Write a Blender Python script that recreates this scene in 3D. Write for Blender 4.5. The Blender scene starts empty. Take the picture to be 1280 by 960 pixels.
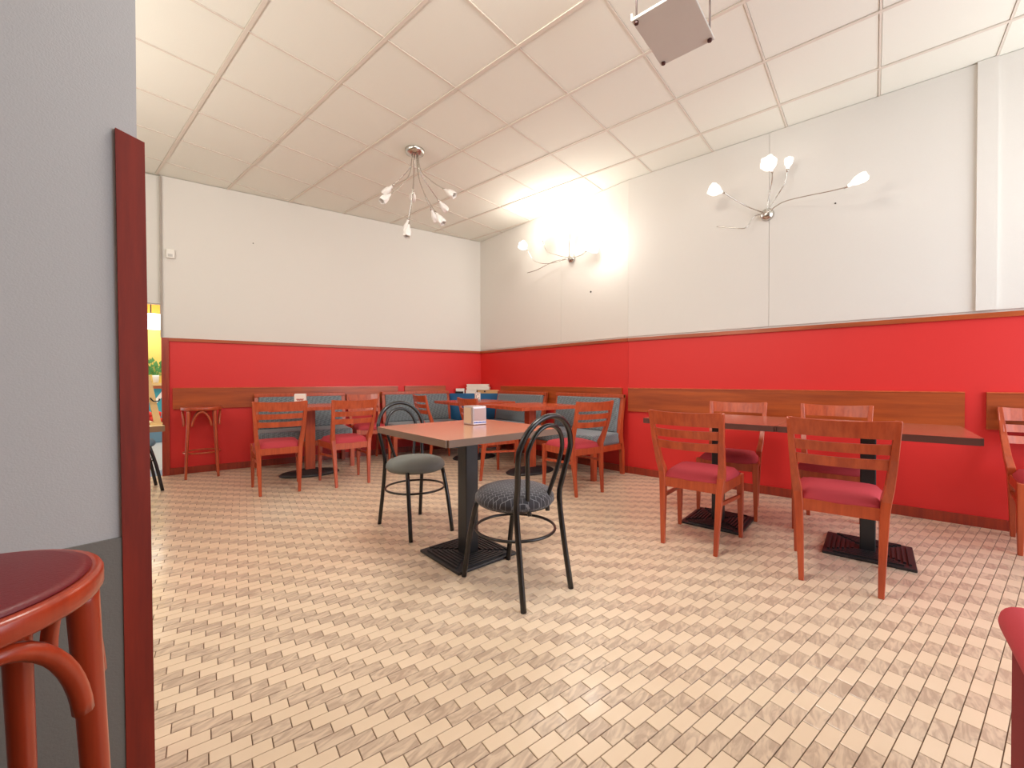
import bpy, bmesh, math, random
from mathutils import Vector, Matrix
random.seed(4)
PI = math.pi
SC = bpy.context.scene
COL = SC.collection

# ------------------------------------------------------------------ camera
cam_d = bpy.data.cameras.new('camera')
cam = bpy.data.objects.new('camera', cam_d); COL.objects.link(cam)
YAW, PITCH, ROLL = .8614, -.0093, -.001
fw0 = Vector((math.sin(YAW), math.cos(YAW), 0)); rt0 = Vector((math.cos(YAW), -math.sin(YAW), 0)); up0 = Vector((0, 0, 1))
fw = fw0*math.cos(PITCH)+up0*math.sin(PITCH); up = up0*math.cos(PITCH)-fw0*math.sin(PITCH)
rt = rt0*math.cos(ROLL)+up*math.sin(ROLL); up = up*math.cos(ROLL)-rt0*math.sin(ROLL)
cam.matrix_world = Matrix(((rt.x, up.x, -fw.x, 0), (rt.y, up.y, -fw.y, 0), (rt.z, up.z, -fw.z, 1.05), (0, 0, 0, 1)))
cam_d.sensor_width = 36; cam_d.lens = 36*522.9/1280; cam_d.shift_x = -2.9/1280; cam_d.clip_start = .02
SC.camera = cam

# ------------------------------------------------------------------ world, area lights, exposure
w = bpy.data.worlds.new('world'); SC.world = w; w.use_nodes = True
w.node_tree.nodes['Background'].inputs[0].default_value = (.93, .96, 1, 1)
w.node_tree.nodes['Background'].inputs[1].default_value = 1.0
SC.view_settings.view_transform = 'Standard'; SC.view_settings.look = 'None'
SC.view_settings.gamma = 1; SC.view_settings.exposure = .55

def area(name, loc, aim, size, power, col):
    d = bpy.data.lights.new(name, 'AREA'); d.shape = 'RECTANGLE'; d.size, d.size_y = size; d.energy = power; d.color = col
    o = bpy.data.objects.new(name, d); COL.objects.link(o); o.location = loc
    o.rotation_euler = (Vector(aim)-Vector(loc)).to_track_quat('-Z', 'Y').to_euler(); return o
area('overhead_fill', (1.4, 1.1, 3.22), (2.1, 2.2, 0), (.9, .9), 46, (1, .96, .88))  # added fill without a fixture, lights the middle of the room
area('daylight_from_rear', (2.9, -2.5, 1.6), (2.7, 3, 1.7), (2.8, 2.4), 50, (.8, .88, 1))
area('ceiling_fill_right', (4.0, -1.6, 2.3), (3.2, .2, 3.3), (.5, .5), 4, (1, .94, .86))  # unseen fill added to brighten the ceiling on the right
area('ceiling_fill_left_near', (-.9, 2.2, 2.35), (1.9, 2.6, 3.3), (.5, .4), 16, (1, .97, .92))  # added fill hidden by the partition, lifts the central ceiling
area('ceiling_fill_left', (-.8, 3.9, 2.3), (.6, 3.9, 3.3), (.5, .5), 16, (1, .94, .86))  # added upward fill for the left ceiling, no lamp stands here

def point(name, loc, power, col, r=.04):
    d = bpy.data.lights.new(name, 'POINT'); d.energy = power; d.color = col; d.shadow_soft_size = r
    o = bpy.data.objects.new(name, d); COL.objects.link(o); o.location = loc; return o

# ------------------------------------------------------------------ materials
def srgb(r, g, b):
    f = lambda c: (c/255/12.92 if c <= 10 else ((c/255+.055)/1.055)**2.4)
    return (f(r), f(g), f(b), 1)
MATS = {}
def mat(name, col, rough=.6, metal=0, bump=0, scale=40, var=.0, coat=0, emit=None, estr=0, spec=.5):
    if name in MATS: return MATS[name]
    m = bpy.data.materials.new(name); m.use_nodes = True; nt = m.node_tree; b = nt.nodes['Principled BSDF']
    b.inputs['Base Color'].default_value = col; b.inputs['Roughness'].default_value = rough; b.inputs['Metallic'].default_value = metal
    b.inputs['Coat Weight'].default_value = coat; b.inputs['Coat Roughness'].default_value = .15
    b.inputs['Specular IOR Level'].default_value = spec
    if emit: b.inputs['Emission Color'].default_value = emit; b.inputs['Emission Strength'].default_value = estr
    if bump or var:
        tc = nt.nodes.new('ShaderNodeTexCoord'); n = nt.nodes.new('ShaderNodeTexNoise'); n.inputs['Scale'].default_value = scale; n.inputs['Detail'].default_value = 4
        nt.links.new(tc.outputs['Object'], n.inputs['Vector'])
        if bump:
            bp = nt.nodes.new('ShaderNodeBump'); bp.inputs['Strength'].default_value = bump; bp.inputs['Distance'].default_value = .002
            nt.links.new(n.outputs['Fac'], bp.inputs['Height']); nt.links.new(bp.outputs['Normal'], b.inputs['Normal'])
        if var:
            mx = nt.nodes.new('ShaderNodeMix'); mx.data_type = 'RGBA'
            mx.inputs[6].default_value = tuple(c*(1-var) for c in col[:3])+(1,); mx.inputs[7].default_value = tuple(min(1, c*(1+var)) for c in col[:3])+(1,)
            nt.links.new(n.outputs['Fac'], mx.inputs[0]); nt.links.new(mx.outputs[2], b.inputs['Base Color'])
    MATS[name] = m; return m
def wood(name, c1, c2, rough=.35, stretch=(1, 1, .08), scale=30, coat=.2):
    if name in MATS: return MATS[name]
    m = bpy.data.materials.new(name); m.use_nodes = True; nt = m.node_tree; b = nt.nodes['Principled BSDF']
    tc = nt.nodes.new('ShaderNodeTexCoord'); mp = nt.nodes.new('ShaderNodeMapping'); mp.inputs['Scale'].default_value = stretch
    n = nt.nodes.new('ShaderNodeTexNoise'); n.inputs['Scale'].default_value = scale; n.inputs['Detail'].default_value = 6; n.inputs['Roughness'].default_value = .6
    cr = nt.nodes.new('ShaderNodeValToRGB'); cr.color_ramp.elements[0].position = .35; cr.color_ramp.elements[0].color = c1
    cr.color_ramp.elements[1].position = .65; cr.color_ramp.elements[1].color = c2
    nt.links.new(tc.outputs['Object'], mp.inputs[0]); nt.links.new(mp.outputs[0], n.inputs['Vector']); nt.links.new(n.outputs['Fac'], cr.inputs[0])
    nt.links.new(cr.outputs[0], b.inputs['Base Color']); b.inputs['Roughness'].default_value = rough; b.inputs['Coat Weight'].default_value = coat
    b.inputs['Coat Roughness'].default_value = .2
    MATS[name] = m; return m
def fabric_pattern(name, base, line, scale=55, kind='grid'):
    m = bpy.data.materials.new(name); m.use_nodes = True; nt = m.node_tree; b = nt.nodes['Principled BSDF']
    tc = nt.nodes.new('ShaderNodeTexCoord'); mp = nt.nodes.new('ShaderNodeMapping'); mp.inputs['Rotation'].default_value = (0, 0, .6)
    nt.links.new(tc.outputs['Object'], mp.inputs[0])
    if kind == 'grid':
        br = nt.nodes.new('ShaderNodeTexBrick'); br.inputs['Scale'].default_value = scale; br.inputs['Color1'].default_value = base
        br.inputs['Color2'].default_value = tuple(c*.75 for c in base[:3])+(1,); br.inputs['Mortar'].default_value = line
        br.inputs['Mortar Size'].default_value = .05; br.inputs['Brick Width'].default_value = 1.2; br.inputs['Row Height'].default_value = .9
        nt.links.new(mp.outputs[0], br.inputs['Vector']); nt.links.new(br.outputs['Color'], b.inputs['Base Color'])
    else:
        ck = nt.nodes.new('ShaderNodeTexChecker'); ck.inputs['Scale'].default_value = scale; ck.inputs['Color1'].default_value = base; ck.inputs['Color2'].default_value = line
        mp.inputs['Rotation'].default_value = (.5, .6, .7)
        nt.links.new(mp.outputs[0], ck.inputs['Vector']); nt.links.new(ck.outputs['Color'], b.inputs['Base Color'])
    b.inputs['Roughness'].default_value = .9; b.inputs['Sheen Weight'].default_value = .3
    MATS[name] = m; return m

M_WALL = mat('painted_wall', srgb(224, 219, 211), .75, bump=.15, scale=120, var=.015)
M_PARTWALL = mat('textured_wall', srgb(192, 190, 189), .85, bump=.2, scale=260, var=.02)
M_GREYDADO = mat('grey_dado_paint', srgb(120, 116, 110), .8, bump=.3, scale=200)
M_RED = mat('red_wall_paint', srgb(218, 42, 38), .5, bump=.25, scale=200, var=.04)
M_TILE = mat('ceiling_tile_board', srgb(238, 237, 225), .85, bump=.2, scale=150, var=.02)
M_BAR = mat('ceiling_bar_paint', srgb(224, 214, 200), .6)
M_GROUT = mat('dark_grout', srgb(120, 92, 66), .9)
W_CHAIR = wood('cherry_wood', srgb(168, 66, 34), srgb(196, 86, 46), .35)
W_DARK = wood('mahogany_wood', srgb(138, 44, 26), srgb(170, 60, 32), .4)
W_POST = wood('dark_red_post_wood', srgb(118, 26, 6), srgb(142, 36, 10), .6, coat=0)
W_STRIP = wood('orange_brown_board', srgb(150, 62, 20), srgb(184, 84, 30), .4, stretch=(.08, .08, 1), scale=18)
W_TOP = wood('tabletop_laminate', srgb(182, 124, 94), srgb(198, 140, 110), .22, stretch=(.2, 1, 1), scale=22, coat=.5)
W_EDGE = mat('tabletop_edge', srgb(128, 102, 86), .45)
W_TOPD = wood('dark_tabletop_laminate', srgb(150, 84, 64), srgb(166, 98, 76), .22, stretch=(.2, 1, 1), scale=22, coat=.5)
W_EDGED = mat('dark_tabletop_edge', srgb(92, 52, 44), .45)
W_ORTOP = wood('orange_tabletop', srgb(196, 84, 46), srgb(214, 104, 62), .25, stretch=(.2, 1, 1), scale=22, coat=.4)
M_SEAT = mat('rose_red_fabric', srgb(186, 56, 66), .8, bump=.4, scale=300, var=.06)
M_BENCH = fabric_pattern('grey_woven_fabric', srgb(98, 106, 112), srgb(128, 136, 140), 60, 'checker')
M_PAT = fabric_pattern('dark_grid_fabric', srgb(52, 48, 54), srgb(120, 118, 122), 44)
M_GREYSEAT = mat('grey_green_fabric', srgb(118, 120, 116), .85, bump=.3, scale=300, var=.06)
M_BLACK = mat('black_lacquered_metal', srgb(16, 11, 11), .3, coat=.25)
M_IRON = mat('black_cast_iron', srgb(44, 40, 42), .45, var=.1)
M_COL = mat('black_column', srgb(42, 41, 42), .35)
M_CHROME = mat('brushed_nickel', srgb(205, 200, 192), .22, metal=1)
M_GLASS = mat('frosted_glass', srgb(238, 232, 226), .3, spec=.6)
M_BULB = mat('lit_frosted_glass', srgb(255, 250, 240), .4, emit=(1, .97, .93, 1), estr=.55)
M_BULBHOT = mat('bright_lit_frosted_glass', srgb(255, 250, 240), .4, emit=(1, .97, .93, 1), estr=.8)
M_WHITE = mat('white_plastic', srgb(236, 232, 224), .45)
M_CARD = mat('white_card', srgb(240, 226, 212), .7)
M_TANCARD = mat('tan_board', srgb(222, 168, 110), .6)
M_BLUE = mat('blue_panel', srgb(20, 92, 140), .5)
M_STEEL = mat('satin_steel', srgb(196, 184, 184), .3, metal=.7)
M_STEELW = mat('warm_steel', srgb(226, 200, 168), .35, metal=.4)
M_DARKPRINT = mat('dark_print', srgb(96, 60, 70), .6)
M_BLUEPRINT = mat('blue_print', srgb(80, 110, 200), .6)
M_GREYMETAL = mat('grey_sheet_metal', srgb(204, 200, 190), .45, var=.03, scale=6)
M_BOLT = mat('dark_bolt', srgb(70, 30, 24), .5)
M_ROD = mat('grey_rod', srgb(120, 104, 100), .4, metal=.5)
M_YEL = mat('yellow_wall_paint', srgb(246, 214, 110), .7)
M_OR = mat('orange_band_paint', srgb(226, 150, 50), .7)
M_GREYFLOOR = mat('grey_floor', srgb(150, 156, 162), .6, var=.05, scale=3)
M_LEAF = mat('green_leaf', srgb(84, 140, 70), .6)
M_BEIGE = mat('beige_plank', srgb(206, 168, 110), .6, var=.08)
M_TEAL = mat('teal_picture', srgb(60, 150, 160), .6)
M_BLUEGREY = mat('blue_grey_seat', srgb(96, 124, 140), .7)
M_LAMPW = mat('lit_globe', (1, 1, 1, 1), .4, emit=(1, 1, 1, 1), estr=3)

def tile_mat(name, dark):
    m = bpy.data.materials.new(name); m.use_nodes = True; nt = m.node_tree; b = nt.nodes['Principled BSDF']
    g = nt.nodes.new('ShaderNodeNewGeometry'); n = nt.nodes.new('ShaderNodeTexNoise')
    mp = nt.nodes.new('ShaderNodeMapping'); mp.inputs['Rotation'].default_value = (0, 0, -.23)
    mp.inputs['Scale'].default_value = (10, 34, 1) if dark else (3, 3, 1)
    n.inputs['Scale'].default_value = 1; n.inputs['Detail'].default_value = 3; n.inputs['Distortion'].default_value = 1.6 if dark else 0
    nt.links.new(g.outputs['Position'], mp.inputs[0]); nt.links.new(mp.outputs[0], n.inputs['Vector'])
    cr = nt.nodes.new('ShaderNodeValToRGB')
    if dark: cs = (srgb(190, 164, 142), srgb(222, 198, 172)); cr.color_ramp.elements[0].position = .38; cr.color_ramp.elements[1].position = .62
    else: cs = (srgb(230, 205, 176), srgb(237, 212, 184)); cr.color_ramp.elements[0].position = .3; cr.color_ramp.elements[1].position = .7
    cr.color_ramp.elements[0].color, cr.color_ramp.elements[1].color = cs
    nt.links.new(n.outputs['Fac'], cr.inputs[0]); nt.links.new(cr.outputs[0], b.inputs['Base Color'])
    b.inputs['Roughness'].default_value = .3; b.inputs['Coat Weight'].default_value = .25; b.inputs['Coat Roughness'].default_value = .12
    return m
M_TL, M_TD = tile_mat('pale_floor_tile', False), tile_mat('marbled_floor_tile', True)

# ------------------------------------------------------------------ mesh helpers
def link(name, bm, m, parent=None, smooth=False):
    me = bpy.data.meshes.new(name); bm.normal_update(); bm.to_mesh(me); bm.free()
    for x in (m if isinstance(m, (list, tuple)) else [m]): me.materials.append(x)
    if smooth:
        for p in me.polygons: p.use_smooth = True
    o = bpy.data.objects.new(name, me); COL.objects.link(o)
    if parent: o.parent = parent
    return o
def thing(name, label, cat, loc=(0, 0, 0), rz=0, group=None):
    o = bpy.data.objects.new(name, None); COL.objects.link(o); o.location = loc; o.rotation_euler = (0, 0, rz); o.empty_display_size = .1
    tag(o, label, cat, group); return o
def tag(o, label, cat, group=None):
    o['label'] = label; o['category'] = cat
    if group: o['group'] = group
    return o
def struct(o): o['kind'] = 'structure'; return o
def box(bm, c, s, rot=None, bev=0, taper=None):
    r = bmesh.ops.create_cube(bm, size=1); vs = r['verts']
    for v in vs:
        k = 1
        if taper and v.co.z < 0: k = taper
        v.co = Vector((v.co.x*s[0]*k, v.co.y*s[1]*k, v.co.z*s[2]))
    if bev:
        es = list({e for v in vs for e in v.link_edges})
        rr = bmesh.ops.bevel(bm, geom=es, offset=bev, segments=4 if bev > .03 else 2, affect='EDGES', profile=.5)
        vs = list({v for f in rr['faces'] for v in f.verts} | {v for v in vs if v.is_valid})
        vs = _conn(vs)
    for v in vs:
        if rot is not None: v.co = rot @ v.co
        v.co += Vector(c)
    return vs
def _conn(vs):
    seen = set(vs); st = list(vs)
    while st:
        v = st.pop()
        for e in v.link_edges:
            o = e.other_vert(v)
            if o not in seen: seen.add(o); st.append(o)
    return list(seen)
def B(c, s, rot=None, bev=0, taper=None):
    bm = bmesh.new(); box(bm, c, s, rot, bev, taper); return bm
def spline(pts, n=6):
    pts = [Vector(p) for p in pts]; out = []
    for i in range(len(pts)-1):
        p0 = pts[max(i-1, 0)]; p1 = pts[i]; p2 = pts[i+1]; p3 = pts[min(i+2, len(pts)-1)]
        for k in range(n):
            t = k/n
            out.append(.5*((2*p1)+(-p0+p2)*t+(2*p0-5*p1+4*p2-p3)*t*t+(-p0+3*p1-3*p2+p3)*t**3))
    out.append(pts[-1]); return out
def tube(bm, pts, r, seg=8, closed=False, caps=True):
    pts = [Vector(p) for p in pts]; n = len(pts)
    rs = r if isinstance(r, (list, tuple)) else [r]*n
    rings = []; prev = None
    for i, p in enumerate(pts):
        a = pts[(i-1) % n] if (closed or i > 0) else p; b = pts[(i+1) % n] if (closed or i < n-1) else p
        t = (b-a).normalized()
        if prev is None:
            h = Vector((0, 0, 1)) if abs(t.z) < .9 else Vector((1, 0, 0)); u = t.cross(h).normalized()
        else: u = (prev-t*prev.dot(t)).normalized()
        prev = u; v = t.cross(u)
        rings.append([bm.verts.new(p+(u*math.cos(2*PI*k/seg)+v*math.sin(2*PI*k/seg))*rs[i]) for k in range(seg)])
    m = n if closed else n-1
    for i in range(m):
        A, C = rings[i], rings[(i+1) % n]
        for k in range(seg): bm.faces.new((A[k], A[(k+1) % seg], C[(k+1) % seg], C[k]))
    if caps and not closed: bm.faces.new(rings[0][::-1]); bm.faces.new(rings[-1])
def T(pts, r, seg=8, closed=False):
    bm = bmesh.new(); tube(bm, pts, r, seg, closed); return bm
def lathe(prof, seg=24, c=(0, 0, 0), fn=None, M=None):
    bm = bmesh.new(); rings = []
    for (r, z) in prof:
        ring = []
        for k in range(seg):
            a = 2*PI*k/seg; rr = r*(fn(a, z) if fn else 1)
            p = Vector((rr*math.cos(a), rr*math.sin(a), z))
            if M is not None: p = M @ p
            ring.append(bm.verts.new(p+Vector(c)))
        rings.append(ring)
    for i in range(len(rings)-1):
        for k in range(seg): bm.faces.new((rings[i][k], rings[i][(k+1) % seg], rings[i+1][(k+1) % seg], rings[i+1][k]))
    bm.faces.new(rings[0][::-1]); bm.faces.new(rings[-1]); return bm
def sweep_rect(bm, pts, sizes, side=Vector((1, 0, 0))):
    """rectangular section along pts; sizes (width along side, thickness)"""
    pts = [Vector(p) for p in pts]; rings = []
    for i, p in enumerate(pts):
        t = (pts[min(i+1, len(pts)-1)]-pts[max(i-1, 0)]).normalized()
        s = (side-t*side.dot(t)).normalized(); q = t.cross(s)
        w, h = sizes[i]; rings.append([bm.verts.new(p+s*(a*w/2)+q*(b*h/2)) for a, b in ((-1, -1), (1, -1), (1, 1), (-1, 1))])
    for i in range(len(rings)-1):
        for k in range(4): bm.faces.new((rings[i][k], rings[i][(k+1) % 4], rings[i+1][(k+1) % 4], rings[i+1][k]))
    bm.faces.new(rings[0][::-1]); bm.faces.new(rings[-1])
def prism(poly, z0, z1, bm=None, mi=0):
    bm = bm or bmesh.new()
    a = [bm.verts.new((x, y, z0)) for x, y in poly]; b = [bm.verts.new((x, y, z1)) for x, y in poly]; n = len(poly)
    fs = [bm.faces.new(a[::-1]), bm.faces.new(b)]+[bm.faces.new((a[i], a[(i+1) % n], b[(i+1) % n], b[i])) for i in range(n)]
    for f in fs: f.material_index = mi
    return bm
def clip(poly, planes):
    for (px, py, nx, ny) in planes:      # keep side where (p-P).n >= 0
        out = []
        for i in range(len(poly)):
            a, b = poly[i], poly[(i+1) % len(poly)]
            da = (a[0]-px)*nx+(a[1]-py)*ny; db = (b[0]-px)*nx+(b[1]-py)*ny
            if da >= 0: out.append(a)
            if (da >= 0) != (db >= 0):
                t = da/(da-db); out.append((a[0]+(b[0]-a[0])*t, a[1]+(b[1]-a[1])*t))
        poly = out
        if len(poly) < 3: return None
    ar = sum(poly[i][0]*poly[(i+1) % len(poly)][1]-poly[(i+1) % len(poly)][0]*poly[i][1] for i in range(len(poly)))/2
    return poly if abs(ar) > 1e-5 else None
def copy_tree(o, parent=None):
    c = o.copy(); COL.objects.link(c); c.parent = parent
    for ch in list(o.children): copy_tree(ch, c)
    return c

# ------------------------------------------------------------------ room shell
CZ = 3.302; DZ = 1.52                      # ceiling height, top of the red dado
W0 = (.97, 5.95); CR = (4.85, 4.88); BD = (4.44, 2.1); RE = (4.44, -2.6)
bdir = Vector((CR[0]-W0[0], CR[1]-W0[1], 0)).normalized(); bn = Vector((bdir.y, -bdir.x, 0))      # bn points into the room
if bn.y > 0: bn = -bn
BANG = math.atan2(bdir.y, bdir.x)
rdir = Vector((BD[0]-CR[0], BD[1]-CR[1], 0)).normalized(); rn = Vector((-rdir.y, rdir.x, 0))
if rn.x > 0: rn = -rn
RANG = math.atan2(rdir.y, rdir.x)
def wall_seg(bm, a, b, n, z0, z1, t0, t1):
    """slab along a-b, between offsets t0 (wall side) and t1 (room side) along n"""
    a = Vector((a[0], a[1], 0)); b = Vector((b[0], b[1], 0))
    ps = [a+n*t0, b+n*t0, b+n*t1, a+n*t1]
    prism([(p.x, p.y) for p in ps], z0, z1, bm)
def along(a, b, t): return (a[0]+(b[0]-a[0])*t, a[1]+(b[1]-a[1])*t)
XN = Vector((-1, 0, 0))
# back wall
bm = bmesh.new(); wall_seg(bm, W0, CR, bn, 0, CZ, -.15, 0); wall_back = struct(link('wall_back', bm, M_WALL))
bm = bmesh.new(); wall_seg(bm, CR, BD, rn, 0, CZ, -.15, 0); wall_seg(bm, BD, RE, XN, 0, CZ, -.15, 0)
wall_right = struct(link('wall_right', bm, M_WALL))
def piece(name, a, b, n, z0, z1, t0, t1, m, parent):
    bm = bmesh.new(); wall_seg(bm, a, b, n, z0, z1, t0, t1); o = link(name, bm, m, parent); return o
def on_right(y):       # point on the right wall at depth y
    return (4.44, y) if y <= 2.1 else along(BD, CR, (y-2.1)/(4.88-2.1))
# white plaster panels with joints above the dado
for (a, b, n) in ((CR, on_right(3.1135), rn), (on_right(3.1108), BD, rn), (BD, (4.44, .7315), XN), ((4.44, .7288), (4.44, -.55), XN), ((4.44, -.65), RE, XN)):
    piece('wall_panel', a, b, n, DZ+.02, CZ, 0, .012, M_WALL, wall_right)
piece('pilaster', (4.44, -.55), (4.44, -.65), XN, DZ+.02, CZ, .0, .03, M_WALL, wall_right)
# red dado panels, trims, baseboards
for (a, b, n, par) in ((W0, CR, bn, wall_back), (CR, BD, rn, wall_right), (BD, RE, XN, wall_right)):
    piece('red_panel', a, b, n, 0, DZ-.035, 0, .02, M_RED, par)
def trimo(name, a, b, n, z0, z1, t1, m=W_STRIP): return struct(piece(name, a, b, n, z0, z1, .0, t1, m, None))
trimo('trim_1', W0, CR, bn, DZ-.035, DZ, .04); trimo('trim_2', CR, BD, rn, DZ-.035, DZ, .04); trimo('trim_3', BD, RE, XN, DZ-.035, DZ, .04)
trimo('baseboard_back', W0, CR, bn, 0, .075, .035, W_DARK); trimo('baseboard_right', CR, BD, rn, 0, .075, .035, W_DARK); trimo('baseboard_right.001', BD, RE, XN, 0, .075, .035, W_DARK)
e0 = Vector((W0[0], W0[1], 0))
trimo('trim_4', (e0-bdir*.0)[:2], (e0+bdir*.065)[:2], bn, 0, DZ+.0, .045, W_DARK)
# bench-rail boards on the walls, each a thing one could unscrew
def rail(label, a, b, n, z0=.70, z1=.955):
    c = (Vector((*a, 0))+Vector((*b, 0)))/2
    o = piece('wall_rail_board', a, b, n, z0, z1, .02, .045, W_STRIP, None); tag(o, label, 'board', 'wooden rail boards on the red dado')
    bm = bmesh.new(); wall_seg(bm, a, b, n, z1, z1+.008, .02, .052); link('cap', bm, W_ORTOP, o); return o
def on_back(x): return (x, W0[1]+(W0[0]-x)*(W0[1]-CR[1])/(CR[0]-W0[0]))
rail('wooden rail board along the red back wall behind the bar stool', on_back(1.06), on_back(3.5), bn, .73, .96)
rail('short wooden rail board on the back wall ending at the room corner', on_back(3.6), on_back(4.22), bn, .73, .96)
rail('wooden rail board on the right wall above the grey benches', on_right(4.33), on_right(2.17), rn)
rail('long wooden rail board on the right wall behind the long dark table', (4.44, 2.09), (4.44, -.5), XN)
rail('wooden rail board cut by the right edge of the photo', (4.44, -.605), (4.44, -2.3), XN)
# doorway wall left of the back wall (opening below 1.89 m), slightly set back
e1 = e0-bdir*2.2
bm = bmesh.new(); wall_seg(bm, e1[:2], (e0-bdir*.005)[:2], bn, 1.90, CZ, -.15, -.03); struct(link('wall_over_doorway', bm, M_WALL))
bm = bmesh.new(); wall_seg(bm, (e0-bdir*2.2)[:2], (e0-bdir*1.3)[:2], bn, 0, 1.90, -.15, -.03); struct(link('wall_beside_doorway', bm, M_WALL))
bm = bmesh.new(); tube(bm, [e0+Vector((0.0, 0, 1.52))+bn*.015, e0+Vector((0, 0, 3.29))+bn*.015], .011, 6); struct(link('trim_5', bm, mat('grey_conduit', srgb(170, 160, 150), .5)))
# partition on the left, close to the camera
pw = struct(link('wall_partition', B(((-2.4+.187)/2, 1.43+.06, CZ/2), (2.587, .12, CZ)), M_PARTWALL))
link('grey_dado', B(((-2.4+.18)/2, 1.427, .33), (2.58, .008, .657)), M_GREYDADO, pw)
bm = bmesh.new(); box(bm, (.1785, 1.4925, .83), (.055, .145, 1.672)); 
for v in bm.verts:
    v.co.x += (.83-v.co.z)*.006-.0
    if v.co.z > 1: v.co.z += (.175-v.co.x)*.25
struct(link('trim_6', bm, W_POST))
# left wall, out of view past the partition
bm = bmesh.new(); box(bm, (-1.3, 3.95, CZ/2), (.12, 5, CZ)); struct(link('wall_left', bm, M_WALL))
struct(link('wall_left_rear_blocker', B((-2.4, -.5, CZ/2), (.12, 3.8, CZ)), M_WALL))  # added out of view to keep world light off the partition
struct(link('wall_rear_blocker', B((-.6, -2.4, CZ/2), (3.6, .12, CZ)), M_WALL))  # unseen wall added as a light block, leaves the rear right open

# ------------------------------------------------------------------ floor of small running-bond tiles
ROOM = [(W0[0], W0[1], bn.x, bn.y), (BD[0], BD[1], -1, 0), (CR[0], CR[1], rn.x, rn.y), (-1.24, 0, 1, 0), (0, -1.6, 0, 1)]
fpoly = [(-2.4, -2.6), (4.44, -2.6), (4.44, 2.1), (4.85, 4.88), (-2.4, 6.88)]
floor = struct(link('floor', prism(fpoly, -.12, -.0045), M_GROUT))
TLn, TW, TA = .1022, .0478, math.radians(167.2)
E1 = (math.cos(TA), math.sin(TA)); E2 = (math.cos(TA+PI/2), math.sin(TA+PI/2)); O = (1.332, .505)
# E2 points to decreasing y; rows keep shifting by half a tile
def tile_poly(i, j, g=.0013):
    sh = -.47*j
    s0 = (i+sh)*TLn+g; s1 = (i+1+sh)*TLn-g; t0 = j*TW+g; t1 = (j+1)*TW-g
    return [(O[0]+E1[0]*s+E2[0]*t, O[1]+E1[1]*s+E2[1]*t) for s, t in ((s0, t0), (s1, t0), (s1, t1), (s0, t1))]
camp = Vector((0, 0, 1.05))
def screen(x, y, z=0):
    d = Vector((x, y, z))-camp; zz = d.dot(fw)
    if zz < .05: return None
    return 642.9+522.9*d.dot(rt)/zz, 480-522.9*d.dot(up)/zz, zz
CROOM = [(W0[0], W0[1], bn.x, bn.y), (4.44, 2.1, -1, 0), (CR[0], CR[1], rn.x, rn.y)]
def cclip(poly):
    # room polygon is not convex at the bend: clip the two parts of the right side separately
    p1 = clip(poly, [CROOM[0], (0, 2.1, 0, -1), CROOM[1]]); p2 = clip(poly, [CROOM[0], (0, 2.1, 0, 1), CROOM[2]])
    return [p for p in (p1, p2) if p]
cand = []
for j in range(-150, 90):
    for i in range(-120, 110):
        x = O[0]+E1[0]*(i+.5-.47*j)*TLn+E2[0]*(j+.5)*TW; y = O[1]+E1[1]*(i+.5-.47*j)*TLn+E2[1]*(j+.5)*TW
        if x > 4.9 or y > 6.1 or x < -.3 or y < -1.9: continue
        s = screen(x, y)
        if s is None or s[2] < .7: continue
        if s[0] < -150 or s[0] > 1500 or s[1] > 1200: continue
        if s[0] < 165 and s[1] > 640: continue
        p = tile_poly(i, j)
        vis = 185 < s[0] < 1275 and s[1] < 955
        inside = all(a[0] < 4.3 and a[1] < 4.5 for a in p)
        for q in ([p] if inside else cclip(p)): cand.append((s[2] if vis else 99, i, j, q, inside))
cand.sort(key=lambda c: c[0])
def tile_mesh(poly, bm, mi, dz=0):
    cx = sum(p[0] for p in poly)/len(poly); cy = sum(p[1] for p in poly)/len(poly); n = len(poly)
    a = [bm.verts.new((x, y, -.005)) for x, y in poly]; b = [bm.verts.new((x, y, -.001+dz)) for x, y in poly]
    c = [bm.verts.new((x+(cx-x)*.03, y+(cy-y)*.03, dz)) for x, y in poly]
    fs = [bm.faces.new(c)]
    for i in range(n):
        k = (i+1) % n; fs.append(bm.faces.new((a[i], a[k], b[k], b[i]))); fs.append(bm.faces.new((b[i], b[k], c[k], c[i])))
    if fs[0].normal.z < 0 or True:
        pass
    for f in fs: f.material_index = mi
    return fs
shared = {}
joined = bmesh.new(); nobj = 0
for dpt, i, j, q, full in cand:
    mi = i % 2                    # alternate pale and marbled along each row
    if full and nobj < 300 and dpt < 50:
        x = O[0]+E1[0]*(i+.5-.47*j)*TLn+E2[0]*(j+.5)*TW; y = O[1]+E1[1]*(i+.5-.47*j)*TLn+E2[1]*(j+.5)*TW
        if mi not in shared:
            bm = bmesh.new(); tile_mesh([(a-x, b-y) for a, b in q], bm, 0); bmesh.ops.recalc_face_normals(bm, faces=bm.faces)
            o = link('floor_tile', bm, M_TD if mi else M_TL, floor); shared[mi] = o.data
            if o.data.polygons[0].normal.z < 0: o.data.flip_normals()
        else:
            o = bpy.data.objects.new('floor_tile', shared[mi]); COL.objects.link(o); o.parent = floor
        o.location = (x, y, 0); nobj += 1
    else: tile_mesh(q, joined, mi)
for f in joined.faces: f.normal_update()
fl = [f for f in joined.faces if len(f.verts) > 2 and f.calc_area() > 0]
jo = link('small_floor_tiles', joined, [M_TL, M_TD], floor); jo['kind'] = 'stuff'

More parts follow.
